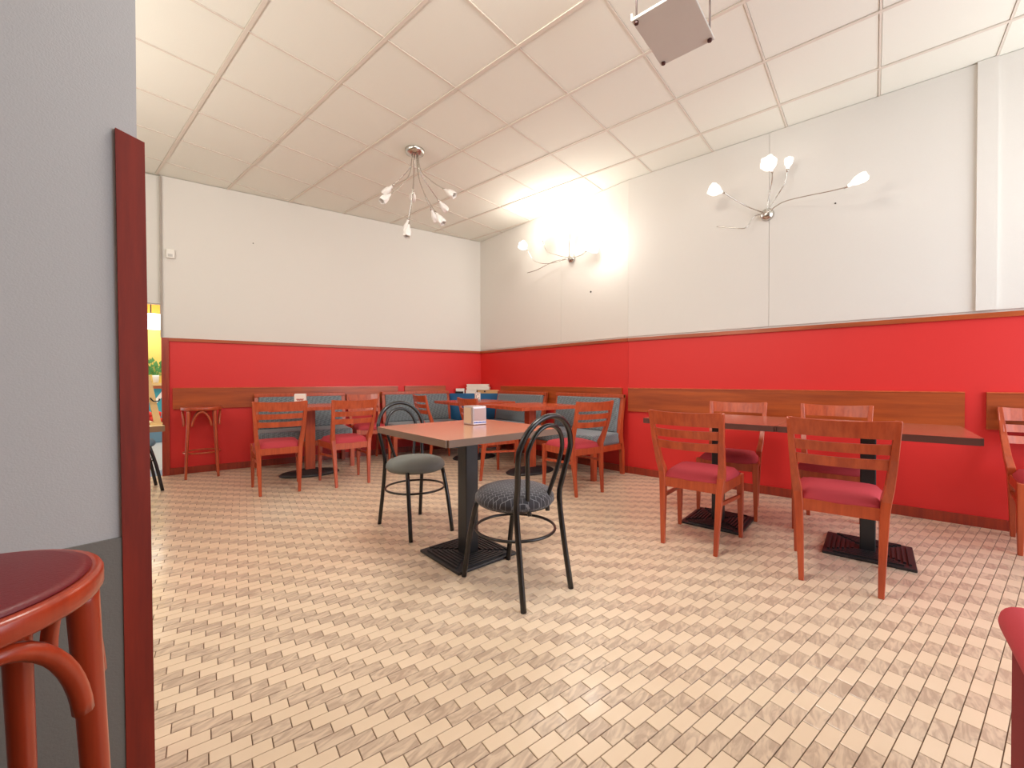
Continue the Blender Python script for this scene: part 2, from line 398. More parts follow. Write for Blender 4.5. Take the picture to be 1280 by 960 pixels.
# ------------------------------------------------------------------ ceiling: tiles and bars
cpoly = [(-2.46, -2.6), (4.6, -2.6), (4.6, 2.1), (5.0, 5.0), (-2.46, 7.1)]
ceil = struct(link('ceiling', prism(cpoly, CZ+.012, CZ+.12), M_TILE))
GX, GY, GP = .9374, 5.5578, .6201
for i in range(-3, 8):
    for j in range(-3, 13):
        x0, x1 = GX+GP*(i-1), GX+GP*i; y1, y0 = GY-GP*j, GY-GP*(j+1)
        g = .0145
        for p in cclip([(x0+g, y0+.009), (x1-g, y0+.009), (x1-g, y1-.009), (x0+g, y1-.009)]):
            if i < -1 and j > 8: continue
            bm = prism(p, CZ+.004, CZ+.014); link('ceiling_tile', bm, M_TILE, ceil)
for i in range(-3, 9):
    x = GX+GP*(i-1)
    for p in cclip([(x-.012, -2.6), (x+.012, -2.6), (x+.012, 6.8), (x-.012, 6.8)]):
        link('main_bar', prism(p, CZ-.003, CZ+.012), M_BAR, ceil)
for j in range(-3, 14):
    y = GY-GP*j
    for p in cclip([(-1.24, y-.0065), (4.9, y-.0065), (4.9, y+.0065), (-1.24, y+.0065)]):
        link('cross_bar', prism(p, CZ-.0005, CZ+.012), M_BAR, ceil)
# small marks and the sensor on the walls
def on_wall_box(name, label, cat, x, z, size, m):
    p = Vector((*on_back(x), z))+bn*(size[1]/2+.0)
    o = link(name, B((0, 0, 0), size, None, min(size)*.2), m); o.location = p; o.rotation_euler = (0, 0, BANG); tag(o, label, cat); return o
sn = on_wall_box('wall_sensor', 'small white box sensor high on the back wall', 'sensor', 1.05, 2.45, (.075, .04, .10), M_WHITE)
link('lens', B((0, -.021, -.02), (.04, .004, .03)), mat('sensor_lens', srgb(200, 196, 190), .3), sn)
M_SCREW = mat('dark_screw', srgb(70, 60, 55), .6)
for lab, p, n in (('tiny dark screw hole high on the back wall', Vector((*on_back(1.8), 2.71)), bn),
                  ('dark screw in the right wall below the overexposed wall lamp', Vector((*on_right(2.63), 2.13)), rn),
                  ('tiny screw in the right wall right of the lit wall lamp', Vector((4.44, .25, 2.53)), XN)):
    M = n.to_track_quat('Z', 'Y').to_matrix()
    r = .012 if 'below' in lab else .006
    o = link('wall_screw', lathe([(r, 0), (r, .004), (r*.4, .007)], 8, M=M), M_SCREW); o.location = p+n*.012; tag(o, lab, 'screw')

# ------------------------------------------------------------------ wooden ladder-back chair (faces +Y)
def make_chair():
    t = thing('dining_chair', 'x', 'chair')
    for s in (-1, 1):
        bm = bmesh.new()          # rear leg and back post in one piece
        pts = [(s*.158, -.225, 0), (s*.165, -.205, .22), (s*.172, -.185, .40), (s*.178, -.178, .465), (s*.187, -.208, .53), (s*.198, -.262, .68), (s*.209, -.303, .86)]
        sz = [(.024, .024), (.032, .032), (.038, .046), (.040, .056), (.036, .040), (.031, .03), (.027, .022)]
        sweep_rect(bm, pts, sz); bmesh.ops.bevel(bm, geom=[e for e in bm.edges], offset=.003, segments=1, affect='EDGES')
        link('leg', bm, W_CHAIR, t)
    for s in (-1, 1):
        bm = bmesh.new(); sweep_rect(bm, [(s*.20, .205, 0), (s*.198, .20, .25), (s*.195, .195, .43)], [(.022, .022), (.034, .034), (.042, .042)])
        bmesh.ops.bevel(bm, geom=[e for e in bm.edges], offset=.003, segments=1, affect='EDGES'); link('leg', bm, W_CHAIR, t)
    bm = bmesh.new()
    box(bm, (0, -.19, .395), (.33, .024, .06)); box(bm, (0, .197, .395), (.36, .024, .06))
    for s in (-1, 1): box(bm, (s*.184, .005, .395), (.022, .36, .06), Matrix.Rotation(-s*.05, 3, 'Z'))
    link('seat_frame', bm, W_CHAIR, t)
    for s in (-1, 1):
        bm = bmesh.new(); sweep_rect(bm, [(s*.168, -.19, .30), (s*.196, .20, .28)], [(.014, .022)]*2, Vector((1, 0, 0))); link('stretcher', bm, W_CHAIR, t)
    # curved top rail and two slats
    def slat(z0, z1, wd, name, crown=0):
        bm = bmesh.new(); n = 9; rings = []
        for k in range(n):
            u = -1+2*k/(n-1); x = u*wd; dip = -.032*(1-u*u)
            def yb(z): return -.215-(z-.52)*.255
            up_ = z1+crown*(-(1-u*u))
            lo = z0
            rings.append([bm.verts.new((x, yb(lo)+dip-.011, lo)), bm.verts.new((x, yb(lo)+dip+.011, lo)), bm.verts.new((x, yb(up_)+dip+.010, up_)), bm.verts.new((x, yb(up_)+dip-.010, up_))])
        for a, b in zip(rings, rings[1:]):
            for k in range(4): bm.faces.new((a[k], a[(k+1) % 4], b[(k+1) % 4], b[k]))
        bm.faces.new(rings[0][::-1]); bm.faces.new(rings[-1]); bmesh.ops.recalc_face_normals(bm, faces=bm.faces)
        link(name, bm, W_CHAIR, t, False)
    slat(.772, .862, .216, 'top_rail', .010); slat(.697, .748, .199, 'slat', .004); slat(.622, .674, .192, 'slat', .004)
    # domed cushion
    bm = bmesh.new(); N = 12; rows = []
    def outline(u, v):   # u,v in -1..1 squircle mapped
        y = -.205+.425*(v+1)/2; wd = .178+.034*(v+1)/2; return u*wd, y
    for a in range(N+1):
        row = []
        for b in range(N+1):
            u = -1+2*a/N; v = -1+2*b/N
            # round the corners
            uu = u*math.sqrt(1-.12*v*v); vv = v*math.sqrt(1-.12*u*u)
            x, y = outline(uu, vv); e = max(abs(u), abs(v)); h = .43+.048*(1-e**5)**.6+ .006*(1-u*u)*(1-v*v)
            row.append(bm.verts.new((x, y, h)))
        rows.append(row)
    for a in range(N):
        for b in range(N): bm.faces.new((rows[a][b], rows[a+1][b], rows[a+1][b+1], rows[a][b+1]))
    rim = [rows[a][0] for a in range(N+1)]+[rows[N][b] for b in range(1, N+1)]+[rows[a][N] for a in range(N-1, -1, -1)]+[rows[0][b] for b in range(N-1, 0, -1)]
    low = [bm.verts.new((v.co.x*.98, v.co.y*.98, .418)) for v in rim]
    for k in range(len(rim)): bm.faces.new((rim[k], rim[(k+1) % len(rim)], low[(k+1) % len(rim)], low[k]))
    bm.faces.new(low); bmesh.ops.recalc_face_normals(bm, faces=bm.faces)
    link('seat', bm, M_SEAT, t, True); return t
ch0 = make_chair(); used = [False]
def chair(x, y, deg, label, group, wood_m=None):
    o = ch0 if not used[0] else copy_tree(ch0)
    used[0] = True; o.location = (x, y, 0); o.rotation_euler = (0, 0, math.radians(deg-90)); o['label'] = label; o['group'] = group
    return o
CHAIRS = [
 (2.875, .14, 4, 'red-seated wooden chair nearest the viewer with its back to us at the long dark table', 'wooden chairs at the long dark table'),
 (2.885, .865, 0, 'red-seated wooden chair at the left end of the long dark table, back to us', 'wooden chairs at the long dark table'),
 (3.70, .87, 184, 'wooden chair between the wall and the left half of the long dark table', 'wooden chairs at the long dark table'),
 (3.72, .22, 180, 'wooden chair between the wall and the right half of the long dark table', 'wooden chairs at the long dark table'),
 (4.06, -.87, 180, 'wooden slat-back chair against the right wall, cut by the photo edge', 'single wooden chair at the right edge'),
 (1.575, 4.37, 75, 'red-seated wooden chair left of its twin, back to us, in front of the left table', 'wooden chairs in the left rear part'),
 (2.155, 4.165, 80, 'red-seated wooden chair right of the left table, angled with its back to us', 'wooden chairs in the left rear part'),
 (2.93, 5.03, -105, 'wooden chair against the back wall between two grey benches', 'wooden chairs in the left rear part'),
 (3.41, 2.18, 73, 'red-seated wooden chair in front of the near grey bench on the right wall', 'wooden chairs around the corner tables'),
 (3.33, 3.19, -16, 'wooden chair seen side-on behind the square table with napkin box', 'wooden chairs around the corner tables'),
 (3.56, 4.33, -16, 'wooden chair seen between the grey corner bench and black hoop chair', 'wooden chairs around the corner tables'),
]
for c in CHAIRS: chair(*c)

# ------------------------------------------------------------------ black hoop-back chair (faces +Y)
def hoop_chair(label, x, y, deg, fabric, seatname='seat'):
    t = thing('hoop_back_chair', label, 'chair', (x, y, 0), math.radians(deg-90), 'black tubular hoop-back chairs')
    R = .014
    def yb(z): return -.175-(z-.45)*.20
    # outer hoop with rear legs
    pts = [(-.165, -.245, 0), (-.155, -.205, .25), (-.15, -.18, .45), (-.156, yb(.55), .55)]
    for k in range(0, 13):
        a = PI-PI*k/12; z = .70+.18*math.sin(a); pts.append((.178*math.cos(a), yb(z), z))
    pts += [(.156, yb(.55), .55), (.15, -.18, .45), (.155, -.205, .25), (.165, -.245, 0)]
    pts = spline(pts, 3); link('hoop_frame', T(pts, R, 8), M_BLACK, t, True)
    pts = [(-.062, -.18, .40), (-.07, yb(.47)+.004, .47), (-.1, yb(.60), .60)]
    for k in range(0, 11):
        a = PI-PI*k/10; z = .70+.135*math.sin(a); pts.append((.118*math.cos(a), yb(z)+.002, z))
    pts += [(.1, yb(.60), .60), (.07, yb(.47)+.004, .47), (.062, -.18, .40)]
    link('inner_hoop', T(spline(pts, 3), .011, 8), M_BLACK, t, True)
    for s in (-1, 1): link('leg', T(spline([(s*.158, .225, 0), (s*.148, .18, .25), (s*.135, .135, .43)], 3), R, 8), M_BLACK, t, True)
    ring = [(.178*math.cos(2*PI*k/32), .178*math.sin(2*PI*k/32)-.01, .425) for k in range(32)]
    link('seat_ring', T(ring, .010, 8, True), M_BLACK, t, True)
    ring = [(.205*math.cos(2*PI*k/36), .205*math.sin(2*PI*k/36)-.01, .29) for k in range(36)]
    link('footring', T(ring, .0075, 6, True), M_BLACK, t, True)
    s = link(seatname, lathe([(.160, .415), (.19, .422), (.205, .440), (.203, .462), (.185, .486), (.14, .503), (.07, .510), (.01, .511)], 36, (0, -.005, 0)), fabric, t, True)
    s['label'] = {'dark_grid_fabric': 'dark seat pad with a pale grid weave', 'grey_green_fabric': 'plain grey seat pad'}.get(fabric.name, 'blue-grey seat pad')
    return t
hoop_chair('black hoop-back metal chair nearest the viewer, dark patterned round seat', 1.645, 1.415, 83, M_PAT)
hoop_chair('black hoop-back metal chair left of the square table, plain grey round seat', 1.80, 2.47, -98, M_GREYSEAT)

# ------------------------------------------------------------------ tables
def top_mesh(sx, sy, th, z):
    bm = bmesh.new(); vs = box(bm, (0, 0, z-th/2), (sx, sy, th))
    bmesh.ops.bevel(bm, geom=[e for e in bm.edges if abs(e.verts[0].co.z-e.verts[1].co.z) > th/2], offset=.012, segments=2, affect='EDGES')
    bm.normal_update()
    for f in bm.faces: f.material_index = 0 if abs(f.normal.z) > .5 else 1
    return bm
def ribbed_base(t, sx, sy, m=M_IRON):
    bm = bmesh.new(); box(bm, (0, 0, .008), (sx, sy, .016), None, .004); o = link('base_plate', bm, m, t)
    bm = bmesh.new()        # raised ribs in four mitred fields
    for k in range(6):
        for (ax, L, D) in (('x', sx, sy), ('y', sy, sx)):
            off = .07+k*(D/2-.085)/5.5; ln = L*(off*2/D)*.86
            for s in (-1, 1):
                c = (0, s*off, .02) if ax == 'x' else (s*off, 0, .02); sz = (ln, .012, .010) if ax == 'x' else (.012, ln, .010)
                box(bm, c, sz)
    link('rib', bm, m, o)
    return o
def pedestal_table(label, x, y, deg, sx, sy, mats, h=.768, base=(.42, .42), col=.09, group=None, colm=M_COL, name='square_table'):
    t = thing(name, label, 'table', (x, y, 0), math.radians(deg), group)
    link('tabletop', top_mesh(sx, sy, .036, h), mats, t)
    ribbed_base(t, *base)
    link('column', B((0, 0, .37), (col, col, .725), None, .006), colm, t)
    link('support_plate', B((0, 0, h-.042), (.32, .32, .012)), M_COL, t)
    return t
pedestal_table('square brown table with napkin box between the two black hoop-back chairs', 1.735, 1.86, -8, .80, .80, [W_TOP, W_EDGE], .765)
pedestal_table('left half of the long dark table by the right wall', 3.345, .872, 0, .76, .846, [W_TOPD, W_EDGED], .768, (.45, .40), .075, 'two tables pushed together by the right wall')
pedestal_table('right half of the long dark table by the right wall', 3.345, .022, 0, .76, .85, [W_TOPD, W_EDGED], .768, (.42, .42), .075, 'two tables pushed together by the right wall')
def cafe_table(label, x, y, deg, sx, sy):
    t = thing('cafe_table', label, 'table', (x, y, 0), math.radians(deg), 'wooden pedestal tables near the benches')
    link('tabletop', top_mesh(sx, sy, .034, .768), [W_ORTOP, W_CHAIR], t)
    link('column', B((0, 0, .375), (.10, .10, .72), None, .008), W_CHAIR, t)
    bm = lathe([(.30, 0), (.31, .012), (.28, .03), (.13, .05), (.085, .065)], 32)
    for v in bm.verts: v.co.y *= .62
    link('base', bm, M_IRON, t, True); return t
cafe_table('reddish pedestal table behind the two left rear chairs', 2.06, 4.79, math.degrees(BANG), .84, .74)
cafe_table('reddish pedestal table in front of the right wall benches', 3.75, 2.98, math.degrees(BANG), .82, .80)
cafe_table('reddish pedestal table farthest away, in the room corner', 3.94, 4.10, math.degrees(BANG), .82, .80)

# ------------------------------------------------------------------ napkin boxes
def napkin(label, x, y, z, deg, size, m1, m2, prt):
    t = thing('napkin_dispenser', label, 'dispenser', (x, y, z), math.radians(deg), 'napkin boxes on the tables')
    sx, sy, sz = size
    link('body', B((0, 0, sz/2), size, None, .006), m1, t)
    link('side_cover', B((-sx/2-.0015, 0, sz/2), (.004, sy*.72, sz*.82), None, .001), m2, t)
    link('napkin_stack', B((0, -sy/2-.001, sz*.55), (sx*.8, .004, sz*.66)), M_CARD if prt != 'b' else mat('napkin_paper', srgb(186, 160, 158), .7, bump=.5, scale=400), t)
    if prt == 'b':
        bm = bmesh.new()
        for k, wd in enumerate((.006, .008, .005, .009, .006, .007, .008)):
            box(bm, (-sx*.36+k*sx*.12, -sy/2-.0045, sz*.13+(k % 2)*.001), (wd, .002, .008))
        link('blue_lettering', bm, M_BLUEPRINT, t)
    elif prt == 'g':
        pts = [(.022*math.cos(a)*.9, -sy/2-.004, sz*.52+.028*math.sin(a)) for a in [math.radians(40+k*28) for k in range(11)]]
        pts += [(.005, -sy/2-.004, sz*.5)]
        link('letter_g', T(pts, .003, 5), M_DARKPRINT, t)
    else:
        pts = [(-.035+.07*k/14, -sy/2-.004, sz*.5+.012*math.sin(k*1.9)) for k in range(15)]
        link('red_lettering', T(spline(pts, 2), .0035, 5), mat('red_print', srgb(180, 60, 50), .6), t)
    return t
napkin('metal napkin box on the square table between the black chairs', 1.885, 1.955, .765, -12, (.105, .115, .12), M_STEEL, M_STEELW, 'b')
napkin('small napkin box marked with a letter G on the farthest corner table', 3.93, 4.02, .768, -42, (.075, .06, .12), M_STEEL, M_STEELW, 'g')
napkin('white napkin box with red script on the left rear table', 2.02, 4.93, .768, -30, (.115, .09, .13), M_WHITE, M_CARD, 'r')

# ------------------------------------------------------------------ upholstered benches (local: back at y=0, faces -Y)
def make_bench(L):
    t = thing('upholstered_bench', 'x', 'bench')
    for s in (-1, 1):
        x = s*(L/2-.02)
        bm = bmesh.new(); sweep_rect(bm, [(x, -.05, 0), (x, -.06, .25), (x, -.10, .42), (x, -.085, .6), (x, -.03, .885)], [(.04, .04), (.04, .05), (.04, .065), (.04, .05), (.04, .035)]); link('rear_post', bm, W_CHAIR, t)
        bm = bmesh.new(); sweep_rect(bm, [(x, -.56, 0), (x, -.56, .34)], [(.045, .045), (.05, .05)]); link('leg', bm, W_CHAIR, t)
    link('top_rail', B((0, -.045, .868), (L, .05, .042), None, .006), W_CHAIR, t)
    bm = bmesh.new(); box(bm, (0, -.575, .315), (L, .024, .06)); 
    for s in (-1, 1): box(bm, (s*(L/2-.012), -.33, .315), (.024, .48, .06))
    link('seat_frame', bm, W_CHAIR, t)
    link('seat', B((0, -.335, .405), (L-.03, .50, .125), None, .025), M_BENCH, t)
    link('backrest', B((0, -.088, .655), (L-.085, .07, .385), Matrix.Rotation(-.17, 3, 'X'), .015), M_BENCH, t)
    return t
bench0 = make_bench(1.02); bused = [False]
def bench(p, ang, label):
    o = bench0 if not bused[0] else copy_tree(bench0)
    bused[0] = True; o.location = p; o.rotation_euler = (0, 0, ang); o['label'] = label; o['group'] = 'grey upholstered benches along the walls'
def bpos(x): return Vector((*on_back(x), 0))+bn*.055
bench(bpos(2.29), BANG, 'grey bench on the back wall behind the left rear table')
bench(bpos(3.75), BANG, 'grey bench on the back wall next to the blue corner counter')
def rpos(y): return Vector((*on_right(y), 0))+rn*.055
RA = math.atan2(rdir.y, rdir.x)
bench(rpos(3.80), RA, 'grey bench on the right wall next to the blue corner counter')
bench(rpos(2.60), RA, 'grey bench on the right wall nearest the viewer, woven cover')

# ------------------------------------------------------------------ blue corner counter with boxes
P1 = Vector((*on_back(4.27), 0))+bn*.05; P2 = Vector((*on_right(4.37), 0))+rn*.05; PC = Vector((CR[0], CR[1], 0))
fd = (P2-P1).normalized(); fn_ = Vector((fd.y, -fd.x, 0))
if fn_.x > 0: fn_ = -fn_
ct = thing('corner_counter', 'blue corner counter filling the room corner between two grey benches', 'counter', P1.lerp(P2, .5))
def cpoly_(k, o):
    m_ = P1.lerp(P2, .5); cc_ = PC+(bn+rn)*.045
    return [(((p-m_)*k+fn_*o).x, ((p-m_)*k+fn_*o).y) for p in (P1, P2, cc_)]
bm = prism(cpoly_(.96, 0), 0, .80); bmesh.ops.recalc_face_normals(bm, faces=bm.faces); link('body', bm, M_BLUE, ct)
bm = prism(cpoly_(.98, .0), .80, .845); bmesh.ops.recalc_face_normals(bm, faces=bm.faces); link('counter_top', bm, M_BLUE, ct)

# ------------------------------------------------------------------ bentwood stools
def arch(bm, a0, a1, r0, r1, z0, z1, rad):
    pts = []
    for k in range(21):
        u = (1-math.cos(PI*k/20))/2; a = a0+(a1-a0)*u; h = math.sin(PI*u)**.55; rr = r0+(r1-r0)*h
        pts.append((rr*math.cos(a), rr*math.sin(a), z0+(z1-z0)*h))
    tube(bm, pts, rad, 8)
def stool(label, x, y, angs, H, R, padm, rk=1, pad=False, woodm=W_CHAIR, splay=1.08):
    t = thing('bentwood_stool', label, 'stool', (x, y, 0), 0, 'bentwood bar stools')
    link('seat_rim', lathe([(R*.80, H-.034), (R*.985, H-.033), (R, H-.028), (R, H-.006), (R*.985, H), (R*.93, H+.001), (R*.86, H-.004)], 56), woodm, t, True)
    if pad: link('seat', lathe([(R*.86, H-.012), (R*.90, H-.002), (R*.925, H+.003), (R*.84, H+.008), (R*.4, H+.011), (.002, H+.012)], 56), padm, t, True)
    else: link('seat', lathe([(R*.86, H-.012), (R*.88, H-.004), (R*.3, H-.002), (.002, H-.002)], 40), padm, t, True)
    for k in range(4):
        a = math.radians(angs[k]); b = math.radians(angs[(k+1) % 4]); c, s = math.cos(a), math.sin(a)
        while b < a: b += 2*PI
        pts = [(c*R*splay, s*R*splay, 0), (c*R*(.6*splay+.36), s*R*(.6*splay+.36), .28), (c*R*.90, s*R*.90, .55), (c*R*.86, s*R*.86, H-.03)]
        link('leg', T(spline(pts, 4), [.0125*rk+.005*rk*u/12 for u in range(13)], 12), woodm, t, True)
        m = (b-a)*.19; bm = bmesh.new(); arch(bm, a+m, b-m, R*.96, R*.90, H-.20, H-.048, .0105*rk); link('brace', bm, woodm, t, True)
    ring = [(R*.88*math.cos(2*PI*k/36), R*.88*math.sin(2*PI*k/36), .27) for k in range(36)]
    link('footring', T(ring, .009, 8, True), woodm, t, True); return t
stool('bentwood bar stool standing against the red back wall beside the doorway', 1.25, 5.61, (-147, -57, 33, 123), .76, .185, wood('stool_seat_wood', srgb(150, 56, 26), srgb(170, 70, 36)))
stool('bentwood bar stool with dark red seat at the bottom left corner', -.105, 1.01, (-8, 58, 172, 238), .741, .189, mat('dark_red_vinyl', srgb(112, 24, 30), .45, bump=.3, scale=200), 1.2, True, wood('dark_orange_bentwood', srgb(150, 48, 22), srgb(176, 62, 30), .3), 1.0)

# red upholstered seat cut by the lower right corner
rs = thing('upholstered_stool', 'red upholstered low stool, only its corner showing at the bottom right edge of the photo', 'stool', (1.31, -.55, 0))
link('seat', B((0, 0, .4475), (.62, .62, .085), None, .04), M_SEAT, rs, True)
link('base', B((0, 0, .225), (.55, .575, .37), None, .01), mat('dark_red_fabric', srgb(130, 16, 26), .85, bump=.3, scale=300), rs)
for sx in (-1, 1):
    for sy in (-1, 1): link('foot', B((sx*.24, sy*.24, .02), (.05, .05, .04)), M_BLACK, rs)

# ------------------------------------------------------------------ boxes on the corner counter
def cardbox(name, label, p, s, rz, m, cat='box', grp='boxes stacked on the corner counter'):
    o = thing(name, label, cat, p, rz, grp); link('tray', B((0, 0, s[2]*.42), (s[0]*.97, s[1]*.97, s[2]*.84)), m, o); link('lid', B((0, 0, s[2]*.78), (s[0], s[1], s[2]*.40)), m, o); return o
FA = math.atan2(fd.y, fd.x)
def onc(t, back, z): p = P1+fd*t-fn_*back; return (p.x, p.y, z)
cardbox('white_box', 'small flat white box at the bottom left of the stack on the corner counter', onc(.345, .09, .846), (.17, .15, .052), FA, M_CARD)
o = cardbox('tan_box', 'flat tan box with a dark knob at the right end of the corner counter', onc(.615, .09, .846), (.35, .10, .052), FA, M_TANCARD)
link('knob', lathe([(.014, 0), (.012, .012)], 10, (-.06, -.05, .028), None, Matrix.Rotation(PI/2, 3, 'X')), M_BOLT, o)
cardbox('white_box', 'wide flat white box in the middle of the stack on the corner counter', onc(.45, .09, .899), (.36, .15, .046), FA, M_CARD)
cardbox('white_box', 'wide flat white box topmost of the stack on the corner counter', onc(.445, .09, .946), (.34, .15, .042), FA, M_CARD)
o = cardbox('black_box', 'small black and white box at the left end of the corner counter', onc(.17, .055, .846), (.13, .06, .075), FA, M_WHITE)
link('black_sleeve', B((-.01, 0, .015), (.125, .066, .03)), M_BLACK, o)
# ------------------------------------------------------------------ lamps with tulip shades
def shade_obj(tip, direction, parent, m, L=.12, R=.04):
    d = Vector(direction).normalized(); M = d.to_track_quat('Z', 'Y').to_matrix()
    pet = lambda a, z: 1+(.16*math.cos(5*a) if z > L*.7 else 0)
    bm = lathe([(.008, 0), (.013, L*.12), (R*.42, L*.24), (R*.72, L*.37), (R*.92, L*.5), (R, L*.64), (R*.99, L*.78), (R*.93, L*.9), (R*.86, L), (R*.76, L*.98), (R*.84, L*.78), (R*.55, L*.4)], 30, tip, pet, M)
    return link('glass_shade', bm, m, parent, True)
def lamp_arm(parent, pts, m, glass, dr=None, L=.12, R=.04, light=0, lcol=(1, .95, .88)):
    sp = spline(pts, 6); arm = link('arm', T(sp, .0045, 6), m, parent, True)
    if glass is None: return
    d = (sp[-1]-sp[-3]).normalized() if dr is None else Vector(dr).normalized()
    link('socket', T([sp[-1]-d*.012, sp[-1]+d*.018], [.006, .011], 8), m, arm, True)
    shade_obj(sp[-1]+d*.01, d, parent, glass, L, R)
    if light: 
        q = parent.location+sp[-1]+d*(L+.05)+Vector((-.16, 0, 0)); l = point('bulb_light', q, light, lcol, .045)
# chandelier
cp = Vector((2.49, 3.42, CZ))
ch = thing('chandelier', 'unlit ceiling lamp with nine drooping arms and tulip glass shades', 'lamp', cp)
link('canopy', lathe([(.002, -.052), (.045, -.05), (.085, -.035), (.095, -.012), (.095, -.003), (.002, -.003)], 28), M_CHROME, ch, True)
r3 = Vector((.6515, -.7588, 0)); f3 = Vector((.7588, .6515, 0)); Z = Vector((0, 0, 1))
for (dx, dz, dd) in ((-.20, -.27, .06), (-.08, -.22, .30), (-.155, -.45, -.20), (-.07, -.56, .06), (-.03, -.66, -.10), (.10, -.42, .22), (.19, -.55, -.06), (.16, -.32, .28), (.27, -.38, -.12)):
    dx *= 1.12; dz *= 1.14; a = r3*dx*.12+f3*dd*.12+Z*-.05; e = r3*dx+f3*dd+Z*dz
    mid1 = r3*dx*.22+f3*dd*.22+Z*(dz*.42-.03); mid2 = r3*dx*.6+f3*dd*.6+Z*(dz*.78)
    lamp_arm(ch, [a, mid1, mid2, e], M_CHROME, M_GLASS, L=.135, R=.034)
# wall lamp 1 (lit)
mp = Vector((4.428, .745, 2.56))
s1 = thing('wall_lamp', 'lit wall lamp with spreading silver arms on the white right wall', 'lamp', mp, 0, 'spider-armed wall lamps')
Mx = Vector((-1, 0, 0)).to_track_quat('Z', 'Y').to_matrix()
link('wall_plate', lathe([(.055, 0), (.055, .02), (.045, .035), (.02, .05), (.002, .053)], 24, M=Mx), M_CHROME, s1, True)
def rel(p): return Vector(p)-mp
o0 = Vector((-.045, 0, 0))
lamp_arm(s1, [o0, rel((4.33, .87, 2.63)), rel((4.24, .97, 2.70)), rel((4.16, 1.04, 2.755))], M_CHROME, M_BULB, (-.2, .9, .5), .13, .052, .18)
lamp_arm(s1, [o0, rel((4.36, .725, 2.68)), rel((4.30, .69, 2.80)), rel((4.22, .675, 2.85))], M_CHROME, M_BULB, (-.8, .1, .35), .135, .06, .18)
lamp_arm(s1, [o0, rel((4.36, .67, 2.67)), rel((4.32, .60, 2.76)), rel((4.30, .575, 2.86))], M_CHROME, M_BULB, (.1, -.1, 1), .10, .032, .1)
lamp_arm(s1, [o0, rel((4.34, .62, 2.61)), rel((4.25, .45, 2.585)), rel((4.17, .28, 2.55)), rel((4.10, .17, 2.525))], M_CHROME, M_BULB, (-.25, -.55, .16), .13, .036, .18)
lamp_arm(s1, [o0, rel((4.36, .84, 2.55)), rel((4.32, .90, 2.45)), rel((4.30, 1.02, 2.475)), rel((4.29, 1.14, 2.51))], M_CHROME, None)
# wall lamp 2 (very bright)
ang2 = rn
mq = Vector((*on_right(2.93), 2.60))+rn*.012
s2 = thing('wall_lamp', 'overexposed wall lamp near the room corner with white glowing shades', 'lamp', mq, 0, 'spider-armed wall lamps')
Mx = rn.to_track_quat('Z', 'Y').to_matrix()
link('wall_plate', lathe([(.055, 0), (.055, .02), (.045, .035), (.02, .05), (.002, .053)], 24, M=Mx), M_CHROME, s2, True)
def rel2(p): return Vector(p)-mq
o0 = rn*.045
lamp_arm(s2, [o0, rel2((4.47, 3.25, 2.58)), rel2((4.46, 3.48, 2.66)), rel2((4.45, 3.58, 2.82))], M_CHROME, M_BULBHOT, (-.1, .5, .5), .13, .06, .5)
lamp_arm(s2, [o0, rel2((4.46, 3.1, 2.66)), rel2((4.44, 3.25, 2.74)), rel2((4.42, 3.30, 2.88))], M_CHROME, M_BULBHOT, (0, .1, 1), .13, .065, 6)
lamp_arm(s2, [o0, rel2((4.45, 2.80, 2.58)), rel2((4.36, 2.66, 2.56)), rel2((4.28, 2.56, 2.56))], M_CHROME, M_BULBHOT, (.1, -.6, .1), .12, .055, 4.5)
lamp_arm(s2, [o0, rel2((4.46, 2.92, 2.72)), rel2((4.40, 2.86, 2.86))], M_CHROME, M_BULBHOT, (.1, -.1, 1), .12, .055, 5.5)
lamp_arm(s2, [o0, rel2((4.53, 3.2, 2.61)), rel2((4.56, 3.5, 2.56)), rel2((4.57, 3.68, 2.55))], M_CHROME, None)

# ------------------------------------------------------------------ hanging plate under the ceiling
hp = thing('hanging_shelf', 'grey metal plate hung from the ceiling on thin rods', 'shelf', (2.215, .80, 2.88), 0)
link('plate', B((0, 0, 0), (.40, .29, .014), None, .003), M_GREYMETAL, hp)
link('lip', B((0, .142, .015), (.40, .008, .03)), M_GREYMETAL, hp)
for sx in (-1, 1):
    for sy in (-1, 1):
        x, y = sx*.18, sy*.125
        link('rod', T([(x, y, 0.0), (x, y, .425)], .005, 8), M_ROD, hp, True)
        link('bolt', lathe([(.011, -.018), (.012, -.01), (.012, -.004)], 8, (x, y, 0)), M_BOLT, hp)

# ------------------------------------------------------------------ the room beyond the doorway
struct(link('floor_far_room', B((1.0, 8.55, -.06), (5, 4.4, .115)), M_GREYFLOOR))
fwall = struct(link('wall_far_room', B((1.2, 10.1, 1.6), (4, .1, 3.2)), M_YEL))
link('orange_band', B((1.2, 10.04, 2.36), (4, .02, .34)), M_OR, fwall)
link('wainscot', B((1.2, 10.04, .46), (4, .03, .92)), mat('red_orange_wainscot', srgb(226, 96, 60), .6), fwall)
struct(link('ceiling_far_room', B((1.2, 8.2, 3.25), (4, 3.8, .1)), M_YEL))
area('far_room_lamp', (1.2, 8.3, 3.1), (1.2, 8.3, 0), (1.5, 1.5), 42, (1, .97, .9))
pl = thing('pendant_lamp', 'glowing white drum lamp seen through the doorway', 'lamp', (1.42, 9.6, 2.08)); link('drum', lathe([(.3, -.11), (.32, -.1), (.32, .1), (.3, .11)], 24), M_LAMPW, pl, True)
link('cord', T([(0, 0, .11), (0, 0, 1.12)], .01, 6), M_BLACK, pl)
pf = thing('framed_picture', 'teal picture in an orange frame on the far wall beyond the doorway', 'picture', (1.46, 10.0, .62))
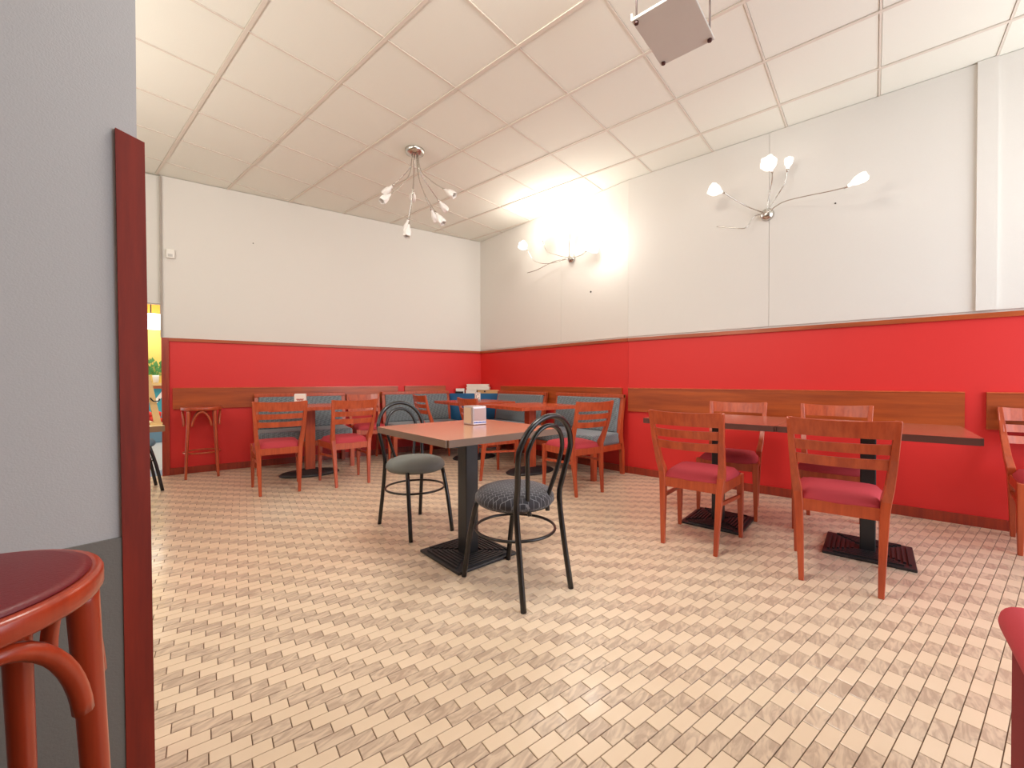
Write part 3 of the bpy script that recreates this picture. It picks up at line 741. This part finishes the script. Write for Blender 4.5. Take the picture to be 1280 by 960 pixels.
link('frame', B((0, 0, 0), (.52, .04, .66)), mat('orange_frame', srgb(224, 120, 70), .5), pf); link('print', B((0, -.024, 0), (.42, .01, .56)), M_TEAL, pf)
bm = bmesh.new(); sweep_rect(bm, [(-.2, -.03, -.24), (-.04, -.03, .05), (.06, -.03, .02), (.2, -.03, .24)], [(.01, .06)]*4, Vector((0, 1, 0))); link('pale_stroke', bm, M_CARD, pf)
pp = thing('potted_plant', 'green leafy plant on the ledge of the far room', 'plant', (1.53, 9.94, 1.006))
struct(link('trim_7', B((1.2, 9.95, .98), (4, .2, .05)), M_BEIGE))
link('pot', lathe([(.04, 0), (.05, .12), (.055, .14), (.04, .13)], 16), M_WHITE, pp, True)
bm = bmesh.new(); rr = random.Random(3)
for k in range(46):
    a = rr.uniform(0, 2*PI); el = rr.uniform(.2, 1.4); L = rr.uniform(.18, .42); d = Vector((math.cos(a)*math.cos(el), .1*math.sin(a)*math.cos(el), math.sin(el)))
    p = Vector((0, -.02, .12)); q = p+d*L; sd = d.cross(Vector((0, 1, .3))).normalized()*.028; m_ = q-d*.07
    v = [bm.verts.new(x) for x in (m_-d*.03, m_+sd, q, m_-sd)]; bm.faces.new(v)
    tube(bm, [p, m_], .003, 4)
link('foliage', bm, M_LEAF, pp)
rr_x = [(rr.uniform(-.25, .25), rr.uniform(-.12, .12), rr.uniform(.3, .5)) for k in range(40)]
fl_ = thing('flower_box', 'red flowers in a blue-grey box on the floor of the far room', 'planter', (1.50, 9.3, 0))
link('box', B((0, 0, .14), (.5, .22, .28), None, .01), M_BLUEGREY, fl_)
bm = bmesh.new()
for k in range(40): 
    r_ = bmesh.ops.create_icosphere(bm, subdivisions=1, radius=.045)
    for v in r_['verts']: v.co += Vector((rr_x[k][0], rr_x[k][1], rr_x[k][2]))
link('blossom', bm, mat('red_blossom', srgb(220, 50, 40), .7), fl_)
# table, menu stand and chair half hidden behind the partition
pedestal_table('pale wooden table half hidden behind the grey partition by the doorway', .135, 3.77, 0, .85, .84, [mat('pale_tabletop', srgb(226, 196, 140), .35), mat('brown_table_edge', srgb(120, 84, 50), .5)], .768, (.42, .42), .08, None)
ms = thing('menu_stand', 'beige wooden menu stand on the table by the doorway', 'stand', (.505, 3.52, .768))
bm = bmesh.new(); sweep_rect(bm, [(.045, 0, 0), (-.005, 0, .31)], [(.02, .035), (.02, .03)], Vector((0, 1, 0))); link('board', bm, M_BEIGE, ms)
link('foot', B((.03, 0, .006), (.06, .12, .012)), M_BEIGE, ms)
link('hook', T(spline([(.008, -.012, .17), (.02, -.03, .15), (.045, -.03, .15), (.05, -.03, .165)], 4), .004, 6), M_BLACK, ms)
hoop_chair('black metal chair with blue-grey seat in front of the doorway', .61, 5.30, 0, M_BLUEGREY)
